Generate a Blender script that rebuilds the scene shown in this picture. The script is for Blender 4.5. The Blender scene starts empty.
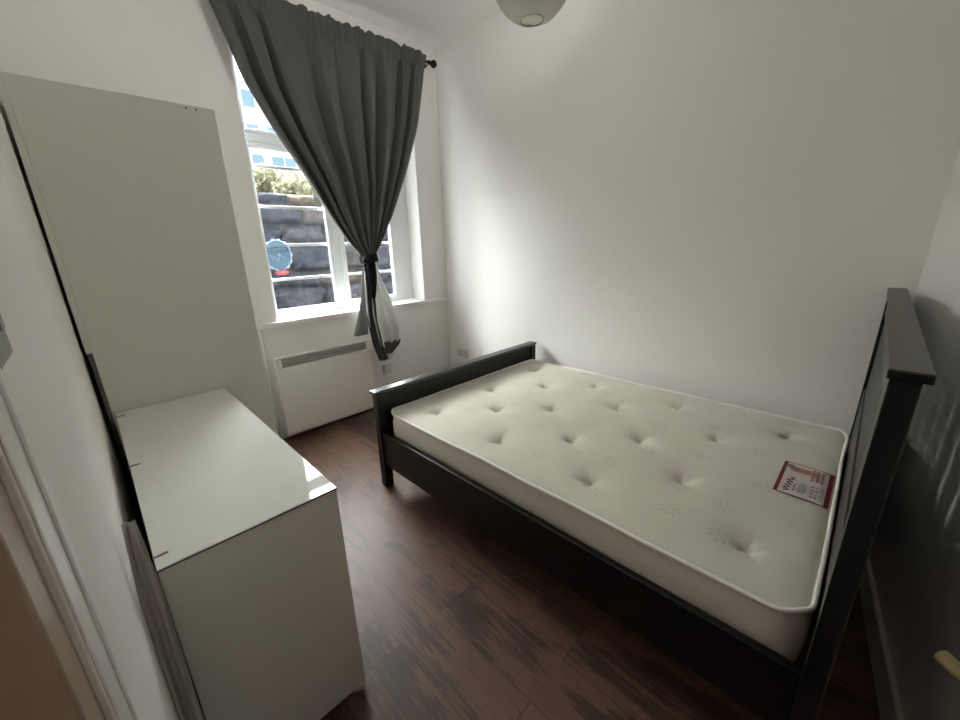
import bpy, bmesh, math, random
from mathutils import Vector, Matrix, noise
random.seed(7)
sc = bpy.context.scene
C = sc.collection
PI = math.pi

# ------------------------------------------------------------------ camera
def make_camera():
    cx, cy, cz = 2.9626, -2.5004, 1.3852
    y, pi_, r = [math.radians(a) for a in (135.2972, -16.7435, -1.5805)]
    fw = Vector((math.cos(y)*math.cos(pi_), math.sin(y)*math.cos(pi_), math.sin(pi_)))
    rt = Vector((math.sin(y), -math.cos(y), 0)); up = rt.cross(fw)
    rt2 = rt*math.cos(r) + up*math.sin(r); up2 = -rt*math.sin(r) + up*math.cos(r)
    cam = bpy.data.cameras.new('camera'); o = bpy.data.objects.new('camera', cam)
    m = Matrix((rt2, up2, -fw)).transposed().to_4x4(); m.translation = (cx, cy, cz)
    o.matrix_world = m
    cam.sensor_fit = 'HORIZONTAL'; cam.sensor_width = 36; cam.lens = 390.17/960*36
    cam.clip_start = 0.02; cam.clip_end = 200
    C.objects.link(o); sc.camera = o
make_camera()
sc.view_settings.view_transform = 'Standard'
sc.view_settings.look = 'None'
sc.view_settings.gamma = 1
sc.view_settings.use_curve_mapping = False
sc.view_settings.exposure = 0.0

# ------------------------------------------------------------------ materials
def mat(name, col, rough=.5, spec=.5, metal=0, noise_scale=None, noise_amt=0, bump=0, bump_scale=200, coat=0, detail=4):
    m = bpy.data.materials.new(name); m.use_nodes = True
    nt = m.node_tree; b = nt.nodes['Principled BSDF']
    b.inputs['Base Color'].default_value = (*col, 1); b.inputs['Roughness'].default_value = rough
    b.inputs['Specular IOR Level'].default_value = spec; b.inputs['Metallic'].default_value = metal
    b.inputs['Coat Weight'].default_value = coat; b.inputs['Coat Roughness'].default_value = .05
    tc = nt.nodes.new('ShaderNodeTexCoord')
    if noise_scale:
        n = nt.nodes.new('ShaderNodeTexNoise'); n.inputs['Scale'].default_value = noise_scale; n.inputs['Detail'].default_value = detail
        nt.links.new(tc.outputs['Object'], n.inputs['Vector'])
        mx = nt.nodes.new('ShaderNodeMix'); mx.data_type = 'RGBA'
        mx.inputs[6].default_value = (*[c*(1-noise_amt) for c in col], 1); mx.inputs[7].default_value = (*[min(1, c*(1+noise_amt)) for c in col], 1)
        nt.links.new(n.outputs['Fac'], mx.inputs[0]); nt.links.new(mx.outputs[2], b.inputs['Base Color'])
    if bump:
        n2 = nt.nodes.new('ShaderNodeTexNoise'); n2.inputs['Scale'].default_value = bump_scale; n2.inputs['Detail'].default_value = 3
        nt.links.new(tc.outputs['Object'], n2.inputs['Vector'])
        bp = nt.nodes.new('ShaderNodeBump'); bp.inputs['Strength'].default_value = bump; bp.inputs['Distance'].default_value = .002
        nt.links.new(n2.outputs['Fac'], bp.inputs['Height']); nt.links.new(bp.outputs['Normal'], b.inputs['Normal'])
    return m

M = {}
M['wall'] = mat('wall_paint', (.87, .855, .825), .55, .35, noise_scale=2.5, noise_amt=.012, bump=.12, bump_scale=60)
M['ceiling'] = mat('ceiling_paint', (.88, .875, .85), .7, .3, noise_scale=3, noise_amt=.01)
M['gloss_white'] = mat('white_gloss_paint', (.86, .85, .83), .3, .5, noise_scale=8, noise_amt=.012)
M['upvc'] = mat('window_plastic', (.84, .86, .88), .3, .5, noise_scale=6, noise_amt=.01)
M['laminate'] = mat('white_laminate', (.74, .73, .67), .35, .45, noise_scale=12, noise_amt=.012)
M['glass_top'] = mat('white_backed_glass', (.78, .79, .74), .04, .6, noise_scale=10, noise_amt=.01)
M['glass_edge'] = mat('green_glass_edge', (.10, .14, .12), .15, .5, noise_scale=20, noise_amt=.1)
M['heater'] = mat('heater_enamel', (.84, .82, .77), .4, .4, noise_scale=10, noise_amt=.012)
M['grille'] = mat('grille_grey', (.50, .49, .46), .5, .4, noise_scale=30, noise_amt=.05)
M['black_wood'] = mat('black_stained_wood', (.005, .005, .0055), .32, .35, noise_scale=25, noise_amt=.3, bump=.15, bump_scale=40)
M['black_lacquer'] = mat('black_lacquered_cap', (.006, .006, .0065), .22, .7, noise_scale=25, noise_amt=.3)
M['black_metal'] = mat('black_metal', (.006, .006, .006), .55, .2, noise_scale=30, noise_amt=.1)
M['black_cloth'] = mat('black_cloth', (.008, .008, .008), .9, .2, noise_scale=60, noise_amt=.3, bump=.4, bump_scale=120)
M['plastic'] = mat('white_plastic', (.70, .68, .64), .3, .5, noise_scale=30, noise_amt=.01)
M['switch'] = mat('grey_switch_plate', (.24, .25, .24), .35, .5, metal=0, noise_scale=30, noise_amt=.02)
M['dark_board'] = mat('dark_grey_board', (.12, .115, .10), .6, .3, noise_scale=30, noise_amt=.1)
M['brass'] = mat('aged_brass', (.34, .26, .12), .35, .5, metal=.85, noise_scale=40, noise_amt=.15)
M['lining'] = mat('brown_door_lining', (.36, .28, .22), .4, .4, noise_scale=6, noise_amt=.12, bump=.25, bump_scale=30)
M['hall'] = mat('hall_paint', (.40, .30, .23), .7, .3, noise_scale=4, noise_amt=.05)
M['dark_hole'] = mat('dark_hole', (.02, .02, .02), .8, .2, noise_scale=60, noise_amt=.1)
M['clip'] = mat('grey_clip', (.22, .22, .20), .4, .5, noise_scale=60, noise_amt=.05)
M['piping'] = mat('cream_piping', (.86, .84, .79), .8, .2, noise_scale=90, noise_amt=.04, bump=.3, bump_scale=300)
M['red'] = mat('label_red', (.17, .014, .02), .6, .3, noise_scale=60, noise_amt=.06)
M['label_paper'] = mat('label_white', (.60, .56, .54), .6, .3, noise_scale=60, noise_amt=.03)
M['label_pink'] = mat('label_skin_print', (.42, .20, .16), .6, .3, noise_scale=90, noise_amt=.15)
M['label_grey'] = mat('label_grey_print', (.22, .20, .20), .6, .3, noise_scale=90, noise_amt=.1)
M['paper'] = mat('rice_paper', (.80, .79, .74), .8, .2, noise_scale=20, noise_amt=.03)
M['wire'] = mat('thin_wire_ring', (.28, .27, .25), .5, .4, noise_scale=30, noise_amt=.05)
M['bar'] = mat('white_painted_bar', (.90, .90, .90), .4, .4, noise_scale=12, noise_amt=.03)
M['bld'] = mat('pale_render', (.80, .80, .82), .8, .3, noise_scale=.4, noise_amt=.03)
M['bld_glass'] = mat('blue_window_glass', (.17, .27, .33), .15, .6, noise_scale=.8, noise_amt=.25)
M['ground'] = mat('outside_ground', (.05, .05, .048), .9, .3, noise_scale=3, noise_amt=.2, bump=.4, bump_scale=20)
M['twig'] = mat('pale_twig', (.34, .28, .20), .8, .2, noise_scale=20, noise_amt=.2)
M['leaf'] = mat('spring_leaf', (.30, .29, .19), .6, .3, noise_scale=5, noise_amt=.3)
M['skirt'] = mat('skirting_paint', (.66, .64, .60), .4, .4, noise_scale=8, noise_amt=.02)

def fabric(name, col, trans, rough=.85):
    m = bpy.data.materials.new(name); m.use_nodes = True; nt = m.node_tree
    out = nt.nodes['Material Output']; b = nt.nodes['Principled BSDF']
    b.inputs['Base Color'].default_value = (*col, 1); b.inputs['Roughness'].default_value = rough
    b.inputs['Specular IOR Level'].default_value = .2; b.inputs['Sheen Weight'].default_value = .15
    b.inputs['Sheen Roughness'].default_value = .5
    tc = nt.nodes.new('ShaderNodeTexCoord'); n = nt.nodes.new('ShaderNodeTexNoise'); n.inputs['Scale'].default_value = 260
    nt.links.new(tc.outputs['Object'], n.inputs['Vector'])
    bp = nt.nodes.new('ShaderNodeBump'); bp.inputs['Strength'].default_value = .3; bp.inputs['Distance'].default_value = .001
    nt.links.new(n.outputs['Fac'], bp.inputs['Height']); nt.links.new(bp.outputs['Normal'], b.inputs['Normal'])
    t = nt.nodes.new('ShaderNodeBsdfTranslucent'); t.inputs['Color'].default_value = (*col, 1)
    mx = nt.nodes.new('ShaderNodeMixShader'); mx.inputs[0].default_value = trans
    nt.links.new(b.outputs[0], mx.inputs[1]); nt.links.new(t.outputs[0], mx.inputs[2]); nt.links.new(mx.outputs[0], out.inputs[0])
    return m
M['curtain'] = fabric('charcoal_curtain_cloth', (.105, .105, .099), .06)
M['lining_shade'] = fabric('shaded_lining', (.30, .30, .29), .12)  # same lining cloth, with the shade on it put into a darker colour
M['old_cloth'] = fabric('pale_brown_cloth', (.40, .37, .345), .05)
M['lining_cloth'] = fabric('pale_grey_lining', (.62, .62, .60), .22)

def glass_mat():
    m = bpy.data.materials.new('window_glass'); m.use_nodes = True; nt = m.node_tree
    out = nt.nodes['Material Output']; nt.nodes.remove(nt.nodes['Principled BSDF'])
    tr = nt.nodes.new('ShaderNodeBsdfTransparent'); tr.inputs[0].default_value = (.96, .98, .98, 1)
    gl = nt.nodes.new('ShaderNodeBsdfGlossy'); gl.inputs['Roughness'].default_value = .02
    lw_ = nt.nodes.new('ShaderNodeLayerWeight'); lw_.inputs[0].default_value = .5
    pw_ = nt.nodes.new('ShaderNodeMath'); pw_.operation = 'POWER'; pw_.inputs[1].default_value = 5; nt.links.new(lw_.outputs['Facing'], pw_.inputs[0])
    fr = nt.nodes.new('ShaderNodeMath'); fr.operation = 'MULTIPLY_ADD'; fr.inputs[1].default_value = .5; fr.inputs[2].default_value = .03; nt.links.new(pw_.outputs[0], fr.inputs[0])
    mx = nt.nodes.new('ShaderNodeMixShader')
    nt.links.new(fr.outputs[0], mx.inputs[0]); nt.links.new(tr.outputs[0], mx.inputs[1]); nt.links.new(gl.outputs[0], mx.inputs[2])
    nt.links.new(mx.outputs[0], out.inputs[0]); return m
M['glass'] = glass_mat()

def sticker_mat(name, col, alpha):
    m = mat(name, col, .5, .3, noise_scale=30, noise_amt=.12)
    nt = m.node_tree; out = nt.nodes['Material Output']; b = nt.nodes['Principled BSDF']
    tl = nt.nodes.new('ShaderNodeBsdfTranslucent'); tl.inputs[0].default_value = (*col, 1)
    m1 = nt.nodes.new('ShaderNodeMixShader'); m1.inputs[0].default_value = .6 if 'white' in name else .2
    tr = nt.nodes.new('ShaderNodeBsdfTransparent'); m2 = nt.nodes.new('ShaderNodeMixShader'); m2.inputs[0].default_value = alpha
    nt.links.new(b.outputs[0], m1.inputs[1]); nt.links.new(tl.outputs[0], m1.inputs[2])
    nt.links.new(tr.outputs[0], m2.inputs[1]); nt.links.new(m1.outputs[0], m2.inputs[2]); nt.links.new(m2.outputs[0], out.inputs[0])
    return m
M['sticker_blue'] = sticker_mat('blue_sticker_vinyl', (.13, .20, .28), .72)
M['sticker_white'] = sticker_mat('white_sticker_vinyl', (.62, .72, .78), .75)
M['sticker_red'] = sticker_mat('red_sticker_vinyl', (.60, .14, .17), .8)

def floor_mat():
    m = bpy.data.materials.new('dark_plank_vinyl'); m.use_nodes = True; nt = m.node_tree; b = nt.nodes['Principled BSDF']
    N = nt.nodes.new; L = nt.links.new
    tc = N('ShaderNodeTexCoord')
    br = N('ShaderNodeTexBrick'); br.offset = .37; br.inputs['Scale'].default_value = 1
    br.inputs['Brick Width'].default_value = 1.22; br.inputs['Row Height'].default_value = .18
    br.inputs['Mortar Size'].default_value = .0012; br.inputs['Mortar Smooth'].default_value = .3
    br.inputs['Color1'].default_value = (0, 0, 0, 1); br.inputs['Color2'].default_value = (1, 1, 1, 1); br.inputs['Mortar'].default_value = (.5, .5, .5, 1)
    L(tc.outputs['Object'], br.inputs['Vector'])
    # every plank shifts the grain
    sep = N('ShaderNodeSeparateXYZ'); L(tc.outputs['Object'], sep.inputs[0])
    mul = N('ShaderNodeMath'); mul.operation = 'MULTIPLY'; mul.inputs[1].default_value = 7.3; L(br.outputs['Color'], mul.inputs[0])
    add = N('ShaderNodeMath'); L(sep.outputs[0], add.inputs[0]); L(mul.outputs[0], add.inputs[1])
    comb = N('ShaderNodeCombineXYZ'); L(add.outputs[0], comb.inputs[0]); L(sep.outputs[1], comb.inputs[1]); L(mul.outputs[0], comb.inputs[2])
    mp = N('ShaderNodeMapping'); mp.inputs['Scale'].default_value = (1.8, 26, 1); L(comb.outputs[0], mp.inputs[0])
    n1 = N('ShaderNodeTexNoise'); n1.inputs['Scale'].default_value = 1.6; n1.inputs['Detail'].default_value = 8; n1.inputs['Roughness'].default_value = .68; n1.inputs['Distortion'].default_value = 1.3
    L(mp.outputs[0], n1.inputs['Vector'])
    mp2 = N('ShaderNodeMapping'); mp2.inputs['Scale'].default_value = (3, 5, 1); L(comb.outputs[0], mp2.inputs[0])
    n2 = N('ShaderNodeTexNoise'); n2.inputs['Scale'].default_value = 1.2; n2.inputs['Detail'].default_value = 3; L(mp2.outputs[0], n2.inputs['Vector'])
    mx = N('ShaderNodeMath'); mx.operation = 'ADD'; L(n1.outputs['Fac'], mx.inputs[0]); L(n2.outputs['Fac'], mx.inputs[1])
    m3 = N('ShaderNodeMath'); m3.operation = 'MULTIPLY_ADD'; m3.inputs[1].default_value = .16; L(br.outputs['Color'], m3.inputs[0]); L(mx.outputs[0], m3.inputs[2])
    cr = N('ShaderNodeValToRGB'); e = cr.color_ramp.elements
    e[0].position = .70; e[0].color = (.034, .019, .013, 1); e[1].position = 1.42; e[1].color = (.125, .066, .041, 1)
    k = cr.color_ramp.elements.new(.98); k.color = (.058, .032, .022, 1); k = cr.color_ramp.elements.new(1.0); k.color = (.078, .043, .029, 1)
    dv = N('ShaderNodeMath'); dv.operation = 'MULTIPLY'; dv.inputs[1].default_value = 1/1.5; L(m3.outputs[0], dv.inputs[0])
    for el, pp in zip(cr.color_ramp.elements, (.48, .66, .74, .92)): el.position = pp
    L(dv.outputs[0], cr.inputs[0])
    mm = N('ShaderNodeMix'); mm.data_type = 'RGBA'; L(br.outputs['Fac'], mm.inputs[0]); L(cr.outputs[0], mm.inputs[6]); mm.inputs[7].default_value = (.012, .007, .005, 1)
    L(mm.outputs[2], b.inputs['Base Color'])
    rr = N('ShaderNodeMapRange'); rr.inputs[3].default_value = .36; rr.inputs[4].default_value = .52; L(n1.outputs['Fac'], rr.inputs[0]); L(rr.outputs[0], b.inputs['Roughness'])
    b.inputs['Specular IOR Level'].default_value = .32
    bp = N('ShaderNodeBump'); bp.inputs['Strength'].default_value = .25; bp.inputs['Distance'].default_value = .002
    L(n1.outputs['Fac'], bp.inputs['Height']); L(bp.outputs['Normal'], b.inputs['Normal'])
    return m
M['floor'] = floor_mat()

def mattress_mat():
    m = bpy.data.materials.new('quilted_mattress_ticking'); m.use_nodes = True; nt = m.node_tree; b = nt.nodes['Principled BSDF']
    N = nt.nodes.new; L = nt.links.new
    def math_(op, a=None, b_=None, va=None, vb=None, c=None):
        n = N('ShaderNodeMath'); n.operation = op
        if a is not None: L(a, n.inputs[0])
        elif va is not None: n.inputs[0].default_value = va
        if b_ is not None: L(b_, n.inputs[1])
        elif vb is not None: n.inputs[1].default_value = vb
        if c is not None: n.inputs[2].default_value = c
        return n.outputs[0]
    tc = N('ShaderNodeTexCoord'); co = tc.outputs['Object']
    # woven star motifs scattered on the ticking
    vo = N('ShaderNodeTexVoronoi'); vo.voronoi_dimensions = '2D'; vo.feature = 'F1'; vo.inputs['Scale'].default_value = 4.4; vo.inputs['Randomness'].default_value = .55
    L(co, vo.inputs['Vector'])
    sb = N('ShaderNodeVectorMath'); sb.operation = 'SCALE'; sb.inputs['Scale'].default_value = 1.0
    d = N('ShaderNodeVectorMath'); d.operation = 'SUBTRACT'; L(co, d.inputs[0]); L(vo.outputs['Position'], d.inputs[1])
    s = N('ShaderNodeSeparateXYZ'); L(d.outputs[0], s.inputs[0])
    ang = math_('ARCTAN2', s.outputs[1], s.outputs[0])
    cs = N('ShaderNodeSeparateColor'); L(vo.outputs['Color'], cs.inputs[0])
    ang2 = math_('MULTIPLY_ADD', cs.outputs[0], None, vb=6.28); L(ang, ang2.node.inputs[2])
    pet = math_('ABSOLUTE', math_('COSINE', math_('MULTIPLY', ang2, vb=3.5)))
    pet = math_('GREATER_THAN', pet, vb=.80)
    x2 = math_('MULTIPLY', s.outputs[0], s.outputs[0]); y2 = math_('MULTIPLY', s.outputs[1], s.outputs[1])
    r = math_('SQRT', math_('ADD', x2, y2))
    ring = math_('MULTIPLY', math_('LESS_THAN', r, vb=.034), math_('GREATER_THAN', r, vb=.010))
    star = math_('MULTIPLY', pet, ring)
    mpk = N('ShaderNodeMapping'); mpk.inputs['Scale'].default_value = (150, 110, 0); L(co, mpk.inputs[0])
    ck = N('ShaderNodeTexVoronoi'); ck.voronoi_dimensions = '2D'; ck.inputs['Scale'].default_value = 1; ck.inputs['Randomness'].default_value = .15; L(mpk.outputs[0], ck.inputs['Vector'])
    nz = N('ShaderNodeTexNoise'); nz.inputs['Scale'].default_value = 5; nz.inputs['Detail'].default_value = 3; L(co, nz.inputs['Vector'])
    c1 = N('ShaderNodeMix'); c1.data_type = 'RGBA'; c1.inputs[6].default_value = (.60, .575, .50, 1); c1.inputs[7].default_value = (.66, .635, .565, 1); L(nz.outputs['Fac'], c1.inputs[0])
    c2 = N('ShaderNodeMix'); c2.data_type = 'RGBA'; c2.inputs[7].default_value = (.43, .41, .34, 1); L(math_('MULTIPLY', star, vb=.42), c2.inputs[0]); L(c1.outputs[2], c2.inputs[6])
    L(c2.outputs[2], b.inputs['Base Color'])
    b.inputs['Roughness'].default_value = .8; b.inputs['Specular IOR Level'].default_value = .2
    h = math_('SUBTRACT', math_('MULTIPLY', ck.outputs['Distance'], vb=.5), star)
    bp = N('ShaderNodeBump'); bp.inputs['Strength'].default_value = .35; bp.inputs['Distance'].default_value = .0022
    L(h, bp.inputs['Height']); L(bp.outputs['Normal'], b.inputs['Normal'])
    return m
M['ticking'] = mattress_mat()
M['border'] = mat('mattress_border_cloth', (.72, .675, .61), .85, .2, noise_scale=7, noise_amt=.06, bump=.4, bump_scale=150)

def stone_mat():
    m = bpy.data.materials.new('old_stone'); m.use_nodes = True; nt = m.node_tree; b = nt.nodes['Principled BSDF']
    N = nt.nodes.new; L = nt.links.new
    at = N('ShaderNodeAttribute'); at.attribute_name = 'stone'
    tc = N('ShaderNodeTexCoord'); n = N('ShaderNodeTexNoise'); n.inputs['Scale'].default_value = 9; n.inputs['Detail'].default_value = 8; n.inputs['Roughness'].default_value = .7
    L(tc.outputs['Object'], n.inputs['Vector'])
    cr = N('ShaderNodeValToRGB'); cr.color_ramp.elements[0].position = .35; cr.color_ramp.elements[0].color = (.40, .40, .45, 1); cr.color_ramp.elements[1].position = .68; cr.color_ramp.elements[1].color = (1.0, 1.0, 1.0, 1)
    L(n.outputs['Fac'], cr.inputs[0])
    mx = N('ShaderNodeMix'); mx.data_type = 'RGBA'; mx.blend_type = 'MULTIPLY'; mx.inputs[0].default_value = 1
    L(at.outputs['Color'], mx.inputs[6]); L(cr.outputs[0], mx.inputs[7]); L(mx.outputs[2], b.inputs['Base Color'])
    b.inputs['Roughness'].default_value = .9
    bp = N('ShaderNodeBump'); bp.inputs['Strength'].default_value = .8; bp.inputs['Distance'].default_value = .02
    L(n.outputs['Fac'], bp.inputs['Height']); L(bp.outputs['Normal'], b.inputs['Normal'])
    return m
M['stone'] = stone_mat()
M['dark_skin'] = mat('low_bounce_skin', (.035, .034, .034), .9, .2, noise_scale=5, noise_amt=.3, bump=.4, bump_scale=20)

# ------------------------------------------------------------------ helpers
def obj(name, bm, m, parent=None, smooth=False, bevel=0, solid=0, seg=2):
    me = bpy.data.meshes.new(name)
    bmesh.ops.recalc_face_normals(bm, faces=bm.faces[:])
    bm.to_mesh(me); bm.free()
    for mm in (m if isinstance(m, (list, tuple)) else [m]): me.materials.append(M[mm] if isinstance(mm, str) else mm)
    if smooth:
        for p in me.polygons: p.use_smooth = True
    o = bpy.data.objects.new(name, me); C.objects.link(o)
    if parent is not None: o.parent = parent
    if solid:
        s = o.modifiers.new('thickness', 'SOLIDIFY'); s.thickness = solid; s.offset = 0
    if bevel:
        b = o.modifiers.new('bevel', 'BEVEL'); b.width = bevel; b.segments = seg; b.limit_method = 'ANGLE'
        for p in me.polygons: p.use_smooth = False
    return o
def empty(name, label, cat, group=None, loc=(0, 0, 0)):
    o = bpy.data.objects.new(name, None); C.objects.link(o); o.empty_display_size = .1
    tag(o, label, cat, group); return o
def tag(o, label=None, cat=None, group=None, kind=None):
    if label: o['label'] = label
    if cat: o['category'] = cat
    if group: o['group'] = group
    if kind: o['kind'] = kind
    return o
def bx(bm, x0, x1, y0, y1, z0, z1, mi=0):
    vs = [bm.verts.new((x, y, z)) for z in (z0, z1) for y in (y0, y1) for x in (x0, x1)]
    for f in ((0, 2, 3, 1), (4, 5, 7, 6), (0, 1, 5, 4), (2, 6, 7, 3), (0, 4, 6, 2), (1, 3, 7, 5)):
        bm.faces.new([vs[i] for i in f]).material_index = mi
    return bm
def box(x0, x1, y0, y1, z0, z1): return bx(bmesh.new(), x0, x1, y0, y1, z0, z1)
def hexa(bm, pts):
    vs = [bm.verts.new(p) for p in pts]   # bottom 4, top 4
    for f in ((0, 3, 2, 1), (4, 5, 6, 7), (0, 1, 5, 4), (1, 2, 6, 5), (2, 3, 7, 6), (3, 0, 4, 7)):
        bm.faces.new([vs[i] for i in f])
    return bm
def tube(bm, pts, r, n=10, closed=False, caps=True):
    pts = [Vector(p) for p in pts]; rings = []
    k = len(pts)
    for i, p in enumerate(pts):
        if closed: t = pts[(i+1) % k]-pts[i-1]
        else: t = pts[min(i+1, k-1)]-pts[max(i-1, 0)]
        t.normalize(); u = t.cross(Vector((0, 0, 1)))
        if u.length < .05: u = t.cross(Vector((1, 0, 0)))
        u.normalize(); v = t.cross(u)
        rr = r[i] if isinstance(r, (list, tuple)) else r
        rings.append([bm.verts.new(p+u*rr*math.cos(2*PI*j/n)+v*rr*math.sin(2*PI*j/n)) for j in range(n)])
    for i in range(k if closed else k-1):
        a, b = rings[i], rings[(i+1) % k]
        for j in range(n): bm.faces.new((a[j], a[(j+1) % n], b[(j+1) % n], b[j]))
    if caps and not closed:
        bm.faces.new(rings[0][::-1]); bm.faces.new(rings[-1])
    return bm
def lathe(bm, prof, cen, axis='z', n=24):
    cen = Vector(cen); rings = []
    for r, h in prof:
        ring = []
        for j in range(n):
            a = 2*PI*j/n; c, s = r*math.cos(a), r*math.sin(a)
            v = (c, s, h) if axis == 'z' else ((c, h, s) if axis == 'y' else (h, c, s))
            ring.append(bm.verts.new(cen+Vector(v)))
        rings.append(ring)
    for a, b in zip(rings, rings[1:]):
        for j in range(n): bm.faces.new((a[j], a[(j+1) % n], b[(j+1) % n], b[j]))
    return rings
def interp(tab, x):
    if x <= tab[0][0]: return tab[0][1]
    for (a, va), (b, vb) in zip(tab, tab[1:]):
        if x <= b: return va+(vb-va)*(x-a)/(b-a)
    return tab[-1][1]

# ------------------------------------------------------------------ room shell
H = 2.94
YL = -2.565                       # left wall plane
HX = lambda y: 3.095 - .12*y      # the headboard wall runs slightly askew
def struct(name, bm, m, **k): return tag(obj(name, bm, m, **k), kind='structure')

fl = struct('floor', hexa(bmesh.new(), [(-.0, -2.75, -.06), (3.6, -2.75, -.06), (3.6, .1, -.06), (0, .1, -.06), (0, -2.75, 0), (3.6, -2.75, 0), (3.6, .1, 0), (0, .1, 0)]), 'floor')
struct('ceiling', box(-.3, 3.9, -2.75, .15, H, H+.1), 'ceiling')
struct('wall_right', box(-.3, 3.3, 0, .12, -.06, H), 'wall')
OY0, OY1, OZ0, OZ1 = -1.585, -.283, .86, 2.66
bm = bmesh.new()
bx(bm, -.225, 0, -2.7, OY0, -.06, H); bx(bm, -.225, 0, OY1, 0, -.06, H)
bx(bm, -.225, 0, OY0, OY1, -.06, OZ0); bx(bm, -.225, 0, OY0, OY1, OZ1, H)
struct('wall_window', bm, 'wall')
bm = bmesh.new()
bx(bm, -.255, -.226, -3.2, OY0, -.6, 3.2); bx(bm, -.255, -.226, OY1, .6, -.6, 3.2); bx(bm, -.255, -.226, OY0, OY1, -.6, OZ0); bx(bm, -.255, -.226, OY0, OY1, OZ1, 3.2)
struct('wall_exterior', bm, 'dark_skin')  # unseen outer skin, added dark to cut bounce onto the stone wall
bm = bmesh.new()
bx(bm, -.28, 2.594, YL-.1, YL, -.06, H); bx(bm, 2.594, 3.36, YL-.1, YL, 2.02, H)
bx(bm, 3.36, 3.75, YL-.1, YL, -.06, H)
struct('wall_left', bm, 'wall')
y0, y1 = .02, -2.62
struct('wall_headboard', hexa(bmesh.new(), [(HX(y1), y1, -.06), (HX(y1)+.15, y1, -.06), (HX(y0)+.15, y0, -.06), (HX(y0), y0, -.06),
       (HX(y1), y1, H), (HX(y1)+.15, y1, H), (HX(y0)+.15, y0, H), (HX(y0), y0, H)]), 'wall')
# hallway behind the doorway
bm = bmesh.new(); bx(bm, 2.1, 2.2, -4.0, YL-.1, -.06, H); bx(bm, 3.9, 4.0, -4.0, YL-.1, -.06, H); bx(bm, 2.1, 4.0, -4.1, -4.0, -.06, H)
struct('wall_hallway', bm, 'hall')
struct('floor_hallway', box(2.1, 4.0, -4.0, -2.75, -.06, 0), 'floor')
struct('ceiling_hallway', box(2.1, 4.0, -4.0, YL-.1, 2.6, 2.7), 'hall')
# skirting boards
def skirting(name, x0, x1, y0, y1):
    return struct(name, box(x0, x1, y0, y1, 0, .11), 'skirt', bevel=.004)
skirting('baseboard_left', 2.12, 2.515, YL, YL+.014)
skirting('baseboard_right', .02, HX(0)-.02, -.014, 0)
struct('baseboard_headboard', hexa(bmesh.new(), [(HX(-2.5)-.016, -2.5, 0), (HX(-2.5), -2.5, 0), (HX(-.02), -.02, 0), (HX(-.02)-.016, -.02, 0),
       (HX(-2.5)-.016, -2.5, .12), (HX(-2.5), -2.5, .12), (HX(-.02), -.02, .12), (HX(-.02)-.016, -.02, .12)]), 'skirt', bevel=.003)
# casing strip beside the window, right of the reveal
struct('trim_1', box(0, .010, OY1, -.12, .885, 2.72), 'gloss_white', bevel=.003)
# window board
s = struct('trim_2', box(-.165, .032, -1.80, -.004, .852, .885), 'gloss_white', bevel=.005)

# door opening: architrave, lining, stop, leaf
bm = bmesh.new()
bx(bm, 2.517, 2.594, YL, YL+.005, 0, 2.10); bx(bm, 2.517, 2.530, YL+.005, YL+.008, 0, 2.10); bx(bm, 2.576, 2.590, YL+.005, YL+.007, 0, 2.08)
struct('trim_3', bm, 'gloss_white', bevel=.001)
bm = bmesh.new()
bx(bm, 2.594, 2.640, YL-.105, YL+.0005, 0, 2.02); bx(bm, 3.354, 3.36, YL-.105, YL, 0, 2.02); bx(bm, 2.640, 3.354, YL-.105, YL, 2.005, 2.02)
bx(bm, 2.640, 2.652, YL-.105, YL-.045, 0, 2.005)
struct('trim_4', bm, 'lining', bevel=.0025)
# door leaf, swung open into the room beside the camera
hinge = Vector((3.37, -2.556, 0)); d = Vector((-.29, .501, 0)).normalized(); nrm = Vector((-d.y, d.x, 0))
if nrm.x > 0: nrm = -nrm
leafw = .575
def dp(a, b, z): return tuple(hinge+d*a+nrm*b+Vector((0, 0, z)))
def leafbox(bm, a0, a1, b0, b1, z0, z1):
    return hexa(bm, [dp(a0, b0, z0), dp(a1, b0, z0), dp(a1, b1, z0), dp(a0, b1, z0), dp(a0, b0, z1), dp(a1, b0, z1), dp(a1, b1, z1), dp(a0, b1, z1)])
door = struct('door_1', leafbox(bmesh.new(), 0, leafw, -.038, 0, .008, 1.98), 'gloss_white', bevel=.002)
bm = bmesh.new()
leafbox(bm, .34, .38, 0, .006, 1.03, 1.18)
a = Vector(dp(.36, .005, 1.112)); b = Vector(dp(.36, .044, 1.112)); tip = Vector((3.040, -2.153, 1.114))
c = b.lerp(tip, .5)
tube(bm, [a, a.lerp(b, .6), b, b.lerp(c, .6)+nrm*.004, c+nrm*.004, tip+nrm*.0], [.007, .007, .008, .0075, .007, .005], n=14)
obj('door_handle', bm, 'brass', door, smooth=True)

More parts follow.
